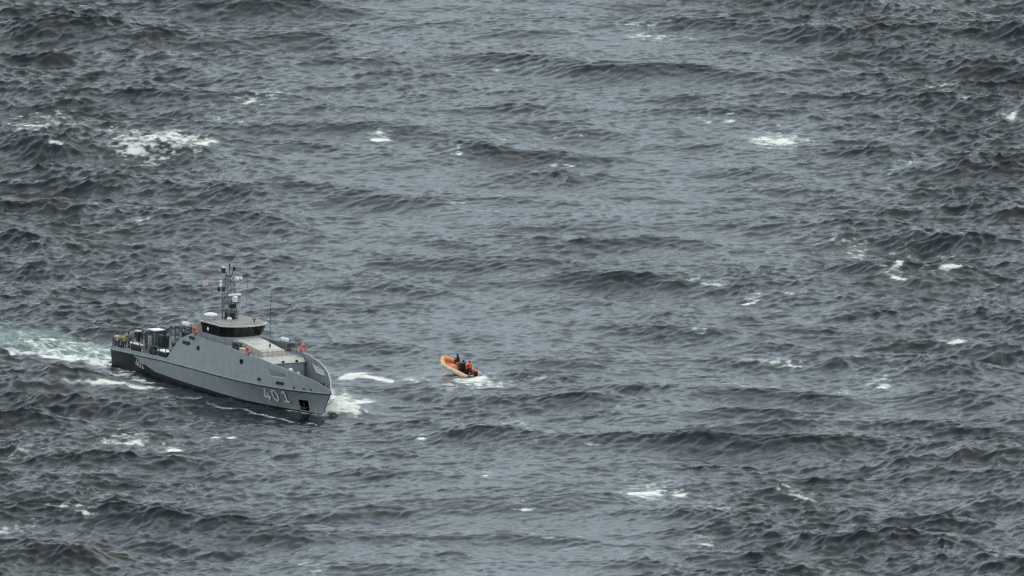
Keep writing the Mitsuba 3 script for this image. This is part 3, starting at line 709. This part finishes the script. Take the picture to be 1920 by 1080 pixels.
P('equipment_box', box(13.2, 14.1, -3.0, -2.3, 5.3, 5.95), 'black_metal')

# railings
def railing(name, pts, h, bsdf='mast_grey', rails=(0.5, 1.0), every=1.4, r=0.028):
    """Stanchions and rails along a polyline of deck points: each stanchion and each rail a part."""
    p = np.array(pts, float)
    d = np.r_[0, np.cumsum(np.linalg.norm(np.diff(p, axis=0), axis=1))]
    n = max(1, int(round(d[-1] / every)))
    at = lambda t: np.array([np.interp(t, d, p[:, k]) for k in range(3)])
    k = P(name, tube(np.array([at(t) for t in np.linspace(0, d[-1], 2 * n + 1)]) + [0, 0, h * rails[-1]], r, 6), bsdf)
    k = k[len(boat) + 2:]
    for q in rails[:-1]:
        P(k + '__rail', tube(np.array([at(t) for t in np.linspace(0, d[-1], 2 * n + 1)]) + [0, 0, h * q], r * 0.8, 6), bsdf)
    for t in np.linspace(0, d[-1], n + 1):
        a = at(t)
        P(k + '__stanchion', bar(a, a + [0, 0, h], r * 1.15, 6), bsdf)


railing('deckhouse_rail', [(28.25, -3.2, 5.1), (28.3, -1.5, 5.1), (28.3, 1.5, 5.1), (28.25, 3.1, 5.1)], 0.95, 'faded_orange', (0.35, 0.7, 1.0), 0.65, 0.022)
railing('deckhouse_rail', [(23.0, -3.5, 5.75), (28.2, -3.3, 5.2)], 0.9, 'mast_grey', (0.5, 1.0), 1.3)
railing('deckhouse_rail', [(25.9, 3.4, 5.3), (28.2, 3.2, 5.1)], 0.95, 'mast_grey', (0.5, 1.0), 1.2)
railing('deckhouse_rail', [(16.5, -3.55, 6.0), (22.0, -3.55, 5.85)], 0.55, 'mast_grey', (0.5, 1.0), 1.3, 0.022)
P('wheelhouse_locker', box(23.1, 24.4, -2.75, -2.2, 5.4, 6.25), 'black_metal')
P('wheelhouse_locker', box(24.6, 25.7, -2.8, -2.3, 5.4, 5.85), 'pale_and_skylit')

# ------------------------------------------------------------------ aft deck
aft = shapely.Polygon([(0.05, -3.9), (12.4, -3.9), (12.4, 3.9), (0.05, 3.9)])
m = trimesh.creation.extrude_polygon(aft, 0.1, engine='earcut')
m.apply_translation([0, 0, 2.12])
v = np.array(m.vertices); v[:, 2] += np.interp(v[:, 0], [0, 12], [0, 0.3]); m.vertices = v
P('aft_deck', m, 'deck_paint')
for sgn in (-1, 1):
    rowsb = []
    for s in np.linspace(0.02, 12.2, 12):
        zk = knuckle(s) + 0.03
        zt = zk + (0.34 if sgn < 0 else 0.95)
        rowsb.append([[s, sgn * 3.985, zk], [s, sgn * 3.97, zt], [s, sgn * 3.87, zt], [s, sgn * 3.87, zk]])
    P('aft_bulwark', loft(rowsb, True, True), 'hull_paint', 25)
railing('aft_rail', [(0.2, -3.85, 2.45), (11.2, -3.85, 2.78)], 1.0, 'dark_grey', (0.5, 1.0), 1.35, 0.05)
railing('aft_rail', [(0.2, -3.7, 2.3), (0.2, -1.4, 2.3)], 1.1, 'dark_grey', (0.35, 0.7, 1.0), 0.8, 0.04)
railing('aft_rail', [(0.2, 3.85, 3.0), (11.2, 3.85, 3.3)], 0.6, 'dark_grey', (0.5, 1.0), 1.6, 0.035)
P('stern_platform', box(-1.0, 0.0, -3.6, 3.6, 0.05, 0.5), 'hull_black')
# container frame with a white roof
def deck_frame(x0, x1, y0, y1, z0, z1, bsdf):
    return join(*[box(x - 0.06, x + 0.06, y - 0.06, y + 0.06, z0, z1) for x in (x0, x1) for y in (y0, y1)],
                *[box(x0, x1, y - 0.05, y + 0.05, z - 0.05, z + 0.05) for y in (y0, y1) for z in (z1,)],
                *[box(x - 0.05, x + 0.05, y0, y1, z - 0.05, z + 0.05) for x in (x0, x1) for z in (z1, (z0 + z1) / 2)])


P('deck_shelter', deck_frame(3.5, 4.7, -1.2, 0.1, 2.25, 4.6, None), 'mast_grey')
P('deck_shelter__back_panel', box(3.65, 4.6, -1.05, 0.0, 2.3, 4.5), 'slate_grey')
P('deck_shelter__roof', box(3.4, 4.8, -1.3, 0.2, 4.66, 4.76), 'white_paint')
P('deck_shelter', deck_frame(1.2, 2.8, -0.6, 1.3, 2.25, 4.25, None), 'dark_grey')
P('deck_shelter__back_panel', box(1.4, 2.7, -0.4, 1.2, 2.3, 3.9), 'slate_grey')
P('deck_shelter__roof', box(1.1, 2.9, -0.7, 1.4, 4.28, 4.36), 'mast_grey')
P('crane_pedestal', join(cyl((2.9, -2.2, 2.2), (2.9, -2.2, 4.1), 0.24), box(2.55, 3.2, -2.5, -1.95, 3.7, 4.35)), 'black_metal')
P('crane_pedestal__crane_head', box(2.5, 3.2, -2.55, -1.9, 4.38, 4.55), 'pale_and_skylit')
P('winch', join(box(6.3, 7.3, -1.8, -0.9, 3.2, 4.55), box(6.6, 7.0, -1.4, -1.1, 4.55, 5.1), box(7.2, 7.9, -1.5, -1.2, 4.3, 4.42)), 'black_metal')
P('winch__winch_bed', box(5.6, 8.4, -2.3, -0.4, 2.3, 3.15), 'slate_grey')
P('winch__control_stand', box(5.3, 5.6, -2.5, -2.1, 2.3, 4.3), 'hull_paint')
for args in ((3.2, 4.9, -3.4, -2.75, 2.3, 3.2), (9.0, 10.7, -3.4, -2.6, 2.4, 3.2)):
    x0, x1, y0, y1, z0, z1 = args
    k = P('deck_locker', box(*args), 'navy_paint')[len(boat) + 2:]
    P(k + '__lid', box(x0 - 0.12, x1 + 0.12, y0 - 0.12, y1 + 0.12, z1 + 0.005, z1 + 0.14), 'white_paint')
P('vent_mushroom', join(cyl((5.3, -3.2, 2.3), (5.3, -3.2, 3.15), 0.1), ball((5.3, -3.2, 3.25), 0.25, (1, 1, 0.7))), 'pale_and_skylit')
P('liferaft_cradle', join(box(10.9, 11.5, -2.9, -2.1, 3.9, 4.4), box(10.6, 11.3, -3.0, -2.2, 3.2, 3.55)), 'black_metal')
P('stairway', join(*[box(11.0 + 0.25 * i, 11.35 + 0.25 * i, -3.6, -2.9, 2.6 + 0.28 * i, 2.66 + 0.28 * i) for i in range(9)]), 'dark_grey')
P('aft_bollard', join(cyl((0.9, -3.5, 2.3), (0.9, -3.5, 2.75), 0.13), cyl((1.4, -3.5, 2.3), (1.4, -3.5, 2.75), 0.13)), 'black_metal')

P('davit', join(tube([(8.6, 1.2, 2.4), (8.6, 1.2, 4.9), (8.2, 0.4, 5.5), (7.8, -0.6, 5.5)], 0.1), bar((8.6, 1.2, 3.6), (8.0, -0.1, 5.4), 0.05)), 'dark_grey')
P('boat_cradle', join(*[tube([(x, -0.9, 2.3), (x, -1.0, 3.3), (x, 0.9, 3.3), (x, 0.9, 2.3)], 0.07) for x in (9.2, 10.4)], bar((9.2, -1.0, 3.3), (10.4, -1.0, 3.3), 0.06), bar((9.2, 0.9, 3.3), (10.4, 0.9, 3.3), 0.06)), 'black_metal')
P('hose_reel', join(ring((7.6, -3.2, 3.0), 0.4, 0.12, (1, 0, 0)), box(7.45, 7.75, -3.5, -2.9, 2.35, 2.7)), 'black_metal')
P('ventilator', join(cyl((10.2, -1.6, 2.4), (10.2, -1.6, 4.6), 0.2), ball((10.2, -1.6, 4.7), 0.32, (1, 1, 0.7))), 'mast_grey')
P('ventilator', join(cyl((1.9, 1.9, 2.2), (1.9, 1.9, 3.9), 0.2), ball((1.9, 1.9, 4.0), 0.3, (1, 1, 0.7))), 'dark_grey')
P('deck_gas_bottle', join(cyl((11.3, -2.0, 2.5), (11.3, -2.0, 3.9), 0.16), ball((11.3, -2.0, 3.9), 0.16)), 'dark_grey')
P('tow_post', join(cyl((2.0, 0, 2.2), (2.0, 0, 3.4), 0.14), bar((2.0, -0.5, 3.1), (2.0, 0.5, 3.1), 0.09)), 'black_metal')

# lifebuoys, each its own thing
def lifebuoy(x, y, z, normal, where):
    t = thing('lifebuoy', f'orange lifebuoy {where}', 'lifebuoy')
    put(t + '__ring', ring((x, y, z), 0.34, 0.14, normal), 'signal_orange', SHIP)
    put(t + '__band', join(*[ball((x + 0.36 * a, y, z + 0.36 * b), 0.148, (1, 1, 1), 1) for a, b in ((1, 0), (-1, 0), (0, 1), (0, -1))]) if abs(normal[1]) > 0.9 else
        join(*[ball((x, y + 0.36 * a, z + 0.36 * b), 0.148, (1, 1, 1), 1) for a, b in ((1, 0), (-1, 0), (0, 1), (0, -1))]), 'faded_pink', SHIP)
    return t


lifebuoy(27.7, -3.55, 6.0, (0, 1, 0), 'on the starboard rail just forward of the wheelhouse')
lifebuoy(28.55, 3.2, 6.05, (1, 0, 0), 'on the far port corner of the deckhouse rail near the bow')
lifebuoy(16.3, -3.3, 6.55, (0, 1, 0), 'on the rail behind the wheelhouse corner')

# ------------------------------------------------------------------ people
def capsules(chains, refine=0.05):
    """One continuous skin around chains of (point, radius) joints."""
    ico = trimesh.creation.icosphere(1, 1.0).vertices
    parts = []
    for ch in chains:
        for (p, r), (q, s) in zip(ch[:-1], ch[1:]):
            parts.append(manifold3d.Manifold.hull_points(np.vstack([ico * r + np.array(p), ico * s + np.array(q)])))
    m = manifold3d.Manifold.batch_boolean(parts, manifold3d.OpType.Add).refine_to_length(refine).to_mesh()
    t = trimesh.Trimesh(m.vert_properties[:, :3], m.tri_verts, process=True)
    trimesh.smoothing.filter_taubin(t, iterations=6)
    return t


POSES = {
    'stand': dict(hip=0.92, knees=[(0.06, 0.48), (0.02, 0.48)], feet=[(0.0, 0.06), (-0.04, 0.06)], lean=0.06, elbow=[(0.02, -0.30, 0.10), (0.04, -0.30, 0.12)], hand=[(0.24, -0.50, 0.06), (0.26, -0.46, 0.08)]),
    'sit': dict(hip=0.42, knees=[(0.42, 0.44), (0.40, 0.46)], feet=[(0.48, 0.06), (0.44, 0.06)], lean=0.12, elbow=[(0.06, -0.28, 0.10), (0.08, -0.28, 0.10)], hand=[(0.34, -0.34, 0.02), (0.36, -0.32, 0.04)]),
    'straddle': dict(hip=0.55, knees=[(0.26, 0.36), (0.26, 0.36)], feet=[(0.06, 0.06), (0.06, 0.06)], lean=0.10, elbow=[(0.16, -0.26, 0.12), (0.16, -0.26, 0.12)], hand=[(0.42, -0.24, -0.04), (0.42, -0.24, -0.04)]),
}


def person(frame, pose, label, top, legs, hat, vest=None, turn=0.0, group=None, wide=0.0):
    q = POSES[pose]
    hip, ln = q['hip'], q['lean']
    ch = np.array([ln, 0, hip + 0.42])
    nk = np.array([ln * 1.3, 0, hip + 0.58])
    hd = np.array([ln * 1.5 + 0.02, 0, hip + 0.74])
    arms, hands, legsc = [], [], []
    for i, sy in enumerate((1, -1)):
        sh = ch + [0, 0.19 * sy, 0.08]
        ex, ez, ey = q['elbow'][i]
        el = sh + [ex, (ey + wide) * sy * 0.7, ez]
        hx, hz, hy = q['hand'][i]
        wr = sh + [hx, (hy + wide * 1.5) * sy * 0.5, hz]
        arms.append([(sh, 0.075), (el, 0.055), (wr, 0.042)])
        d = (wr - el) / np.linalg.norm(wr - el)
        side = np.cross(d, [0, 0, 1]); side /= np.linalg.norm(side) + 1e-9
        palm = wr + d * 0.08
        hands.append([(wr, 0.034), (palm, 0.036)])
        for k, off in enumerate((-0.03, -0.01, 0.012, 0.032)):
            b = palm + side * off
            m_ = b + d * (0.045 + 0.006 * (k in (1, 2)))
            hands.append([(b, 0.011), (m_, 0.010), (m_ + d * 0.022 - np.array([0, 0, 0.022]), 0.008)])
        hands.append([(wr + d * 0.03, 0.014), (wr + d * 0.06 + side * 0.05 * sy, 0.011), (wr + d * 0.10 + side * 0.055 * sy, 0.009)])
        kx, kz = q['knees'][i]
        fx, fz = q['feet'][i]
        sp = 0.11 + (0.16 if pose == 'straddle' else 0.02)
        legsc.append([((0, 0.09 * sy, hip), 0.105), ((kx, sp * sy, kz), 0.068), ((fx, sp * sy, fz + 0.04), 0.05), ((fx + 0.16, sp * sy * 1.05, fz), 0.04)])
    torso = [[((0, 0, hip), 0.135), (ch, 0.15), (nk, 0.065)], [(ch + [0, 0.16, 0.08], 0.08), (ch + [0, -0.16, 0.08], 0.08)]]
    head = [[(nk, 0.055), (hd - [0, 0, 0.05], 0.075), (hd + [0, 0, 0.04], 0.098)], [(hd + [0.06, 0, -0.06], 0.05), (hd + [0.05, 0, -0.02], 0.06)],
            [(hd + [0.095, 0, 0.0], 0.012), (hd + [0.112, 0, -0.025], 0.016)], [(hd + [0, 0.09, 0.02], 0.018), (hd + [-0.01, 0.098, -0.02], 0.016)], [(hd + [0, -0.09, 0.02], 0.018), (hd + [-0.01, -0.098, -0.02], 0.016)]]
    grow = lambda chains, e: [[(p, r + e) for p, r in c] for c in chains]
    k = thing('person', label, 'person', group)
    fr = frame @ trimesh.transformations.rotation_matrix(turn, [0, 0, 1])
    put(k + '__body', capsules(torso + head + arms + hands + legsc, 0.04), 'skin', fr, True)
    put(k + '__jacket', capsules(grow(torso + arms, 0.016), 0.06), top, fr, True)
    put(k + '__trousers', capsules(grow([c[:3] for c in legsc], 0.014), 0.06), legs, fr, True)
    for c in legsc:
        put(k + '__boot', capsules([[(np.array(p), r + 0.016) for p, r in c[2:]]], 0.06), 'black_cloth', fr, True)
    if hat:
        put(k + '__' + ('helmet' if hat != 'black_hair' else 'hair'), capsules([[(hd + [-0.02, 0, 0.035], 0.112), (hd + [0.015, 0, 0.06], 0.10)]], 0.05), hat, fr, True)
    if vest:
        put(k + '__lifejacket', capsules([[(ch + [0.02, 0, -0.26], 0.24), (ch + [0.02, 0, 0.06], 0.27)], [(ch + [0.0, 0.17, 0.12], 0.17), (ch + [0.0, -0.17, 0.12], 0.17)]], 0.06), vest, fr, True)
    return k


def aboard(frame, x, y, z, deg=0.0):
    return frame @ trimesh.transformations.translation_matrix([x, y, z]) @ trimesh.transformations.rotation_matrix(math.radians(deg), [0, 0, 1])


person(aboard(SHIP, 1.15, -3.1, 2.24, -60), 'stand', 'person in a yellow jacket and dark trousers at the stern rail of the ship', 'yellow_cloth', 'black_cloth', 'black_hair', None, 0, None, 0.1)
person(aboard(SHIP, 0.75, -2.0, 2.24, -100), 'stand', 'person in a rust red top standing behind the yellow jacket', 'rust_cloth', 'black_cloth', 'black_hair')
person(aboard(SHIP, 0.5, -3.5, 2.22, 150), 'stand', 'person in a whitish top and dark trousers in the stern corner of the patrol boat', 'white_cloth', 'black_cloth', 'black_hair')

# ------------------------------------------------------------------ the orange rescue boat
RIB = frame_at(RIB_POS, 133, -0.26, -0.16) @ trimesh.transformations.translation_matrix([-2.5, 0, 0.1])
SMALL = np.diag([0.86, 0.92, 0.95, 1.0])
rib = thing('inflatable_boat', 'orange and cream rigid inflatable boat with crew running beside the patrol boat', 'boat')
R_ = lambda name, mesh, bsdf, smooth=40, label=None: put(rib + '__' + name, mesh, bsdf, RIB @ SMALL, smooth, label)
ang = np.linspace(0, 1, 40)
side = lambda sgn: np.array([(0.0 - 0.35 + 4.6 * t, sgn * 0.98, 0.52 + 0.05 * t) for t in np.linspace(0, 1, 14)])
nose = np.array([(4.25 + 1.75 * t, 0.98 * (1 - t ** 1.9), 0.57 + 0.3 * t ** 1.5) for t in np.linspace(0.06, 1, 12)])
path = np.vstack([side(1), nose, (nose * [1, -1, 1])[::-1][1:], (side(-1))[::-1]])
rad = np.full(len(path), 0.30)
rad[:2], rad[-2:] = (0.14, 0.26), (0.26, 0.14)
tb = tube(path, rad, 14)
cen = np.array(tb.triangles_center)
axis_d, axis_i = __import__('scipy.spatial', fromlist=['cKDTree']).cKDTree(path).query(cen)
rel = cen - path[axis_i]
outward = np.sign(cen[:, 1]) * rel[:, 1] + 0.5 * (cen[:, 0] > 5.2) * rel[:, 0]
low = (outward > 0.0) & (rel[:, 2] < 0.29)
R_('tube', tb.submesh([np.where(~low)[0]], append=True), 'tube_orange')
R_('tube__lower_side', tb.submesh([np.where(low)[0]], append=True), 'tube_cream', 40, 'cream outer side of the inflatable tube')
for x0, x1 in ((1.15, 1.75), (2.6, 3.2), (3.75, 4.4)):
    R_('tube__patch', box(x0, x1, 1.0, 1.285, 0.46, 0.76, 0.08), 'pale_and_skylit')
R_('tube__bow_cap', ball((6.02, 0, 0.9), 0.2, (0.8, 1.2, 0.8)), 'white_paint')
R_('tube__grab_line', tube([(x, 1.16 + 0.03 * (i % 2), 0.78 - 0.1 * (i % 2)) for i, x in enumerate(np.linspace(0.2, 4.2, 13))], 0.018, 5), 'black_metal')
R_('hull', loft([[(x, -w, 0.4), (x, -w * 0.75, 0.05 + k), (x, 0, -0.32 + 2.2 * k), (x, w * 0.75, 0.05 + k), (x, w, 0.4)] for x, w, k in ((-0.2, 0.9, 0), (2.0, 0.9, 0), (4.0, 0.86, 0.03), (5.0, 0.6, 0.12), (5.7, 0.22, 0.25))]), 'tube_cream', 40)
R_('transom', box(-0.25, -0.12, -0.8, 0.8, -0.1, 0.75), 'tube_cream')
R_('floor', hull([(x, y, 0.3) for x, y in ((-0.2, 0.75), (-0.2, -0.75), (4.4, 0.72), (4.4, -0.72))] + [(5.6, 0.15, 0.62), (5.6, -0.15, 0.62)] + [(-0.2, 0.7, 0.2), (4.4, -0.7, 0.2)]), 'faded_orange')
R_('console', join(box(2.25, 2.75, -0.35, 0.35, 0.3, 1.15, 0.06), box(2.6, 2.68, -0.3, 0.3, 1.12, 1.4, 0.02)), 'dark_grey')
R_('console__wheel', ring((2.18, 0, 1.05), 0.17, 0.02, (1, 0, 0.4)), 'black_metal')
R_('seat', join(box(1.1, 2.0, -0.2, 0.2, 0.3, 0.78, 0.05), box(1.05, 1.15, -0.2, 0.2, 0.75, 1.15, 0.03)), 'black_cloth')
R_('bow_locker', box(3.6, 4.5, -0.4, 0.4, 0.3, 0.62, 0.06), 'tube_orange')
R_('outboard_motor', join(box(-0.75, -0.2, -0.2, 0.2, 0.75, 1.3, 0.1)), 'black_metal')
R_('outboard_motor__leg', join(box(-0.58, -0.3, -0.09, 0.09, -0.35, 0.8, 0.04), box(-0.75, -0.25, -0.14, 0.14, -0.15, -0.1, 0.02)), 'black_metal')
R_('outboard_motor__propeller', join(*[hull([(-0.66, 0.05 * math.cos(a), -0.3 + 0.05 * math.sin(a)), (-0.62, 0.18 * math.cos(a + 0.5), -0.3 + 0.18 * math.sin(a + 0.5)), (-0.68, 0.18 * math.cos(a - 0.3), -0.3 + 0.18 * math.sin(a - 0.3)), (-0.64, 0.12 * math.cos(a), -0.3 + 0.12 * math.sin(a))]) for a in (0, 2.1, 4.2)]), 'dark_grey')
R_('stern_frame', tube([(0.1, -0.7, 0.7), (0.0, -0.7, 1.35), (0.0, 0.7, 1.35), (0.1, 0.7, 0.7)], 0.03, 6), 'dark_grey')

person(aboard(RIB, 3.5, -0.9, 0.40, 40), 'sit', 'person in navy clothing sitting on the far tube of the orange boat', 'navy_cloth', 'navy_cloth', 'navy_cloth')
person(aboard(RIB, 1.5, 0.05, 0.40, 0), 'straddle', 'person in black clothing and dark helmet at the console of the orange boat', 'black_cloth', 'black_cloth', 'black_cloth')
person(aboard(RIB, 0.85, -0.3, 0.45, 10), 'straddle', 'person in a bright orange lifejacket over black clothing at the stern of the orange boat', 'black_cloth', 'black_cloth', 'black_cloth', 'vest_orange')

# ------------------------------------------------------------------ the splash thrown up on the port side of the bow
bow_w = (SHIP @ [38.2, 0.3, 0, 1])[:3]
r2 = np.random.default_rng(77)
ico1 = trimesh.creation.icosahedron()
drops = []
for i in range(900):
    t = r2.random() ** 0.8
    c = bow_w + np.array([0.9 + 3.2 * t, 1.5 + 3.0 * t + r2.normal() * 1.2, 0.0])
    z = -0.6 + (2.4 * math.exp(-((t - 0.2) / 0.35) ** 2) + 0.3) * r2.random() ** 1.8
    rr = 0.02 + 0.06 * r2.random() ** 2 * (1.2 - 0.5 * t)
    m = ico1.copy()
    m.vertices = m.vertices * (1 + 0.25 * r2.normal(size=(len(m.vertices), 1))) * np.array([1.5, 1.5, 0.8]) * rr + c + [0, 0, z]
    drops.append(m)
scene['bow_spray'] = mikit.ply(join(*drops), 'foam_white', smooth=True)
labels['bow_spray'] = {'label': 'white spray and froth thrown up beside the patrol boat bow', 'kind': 'stuff'}
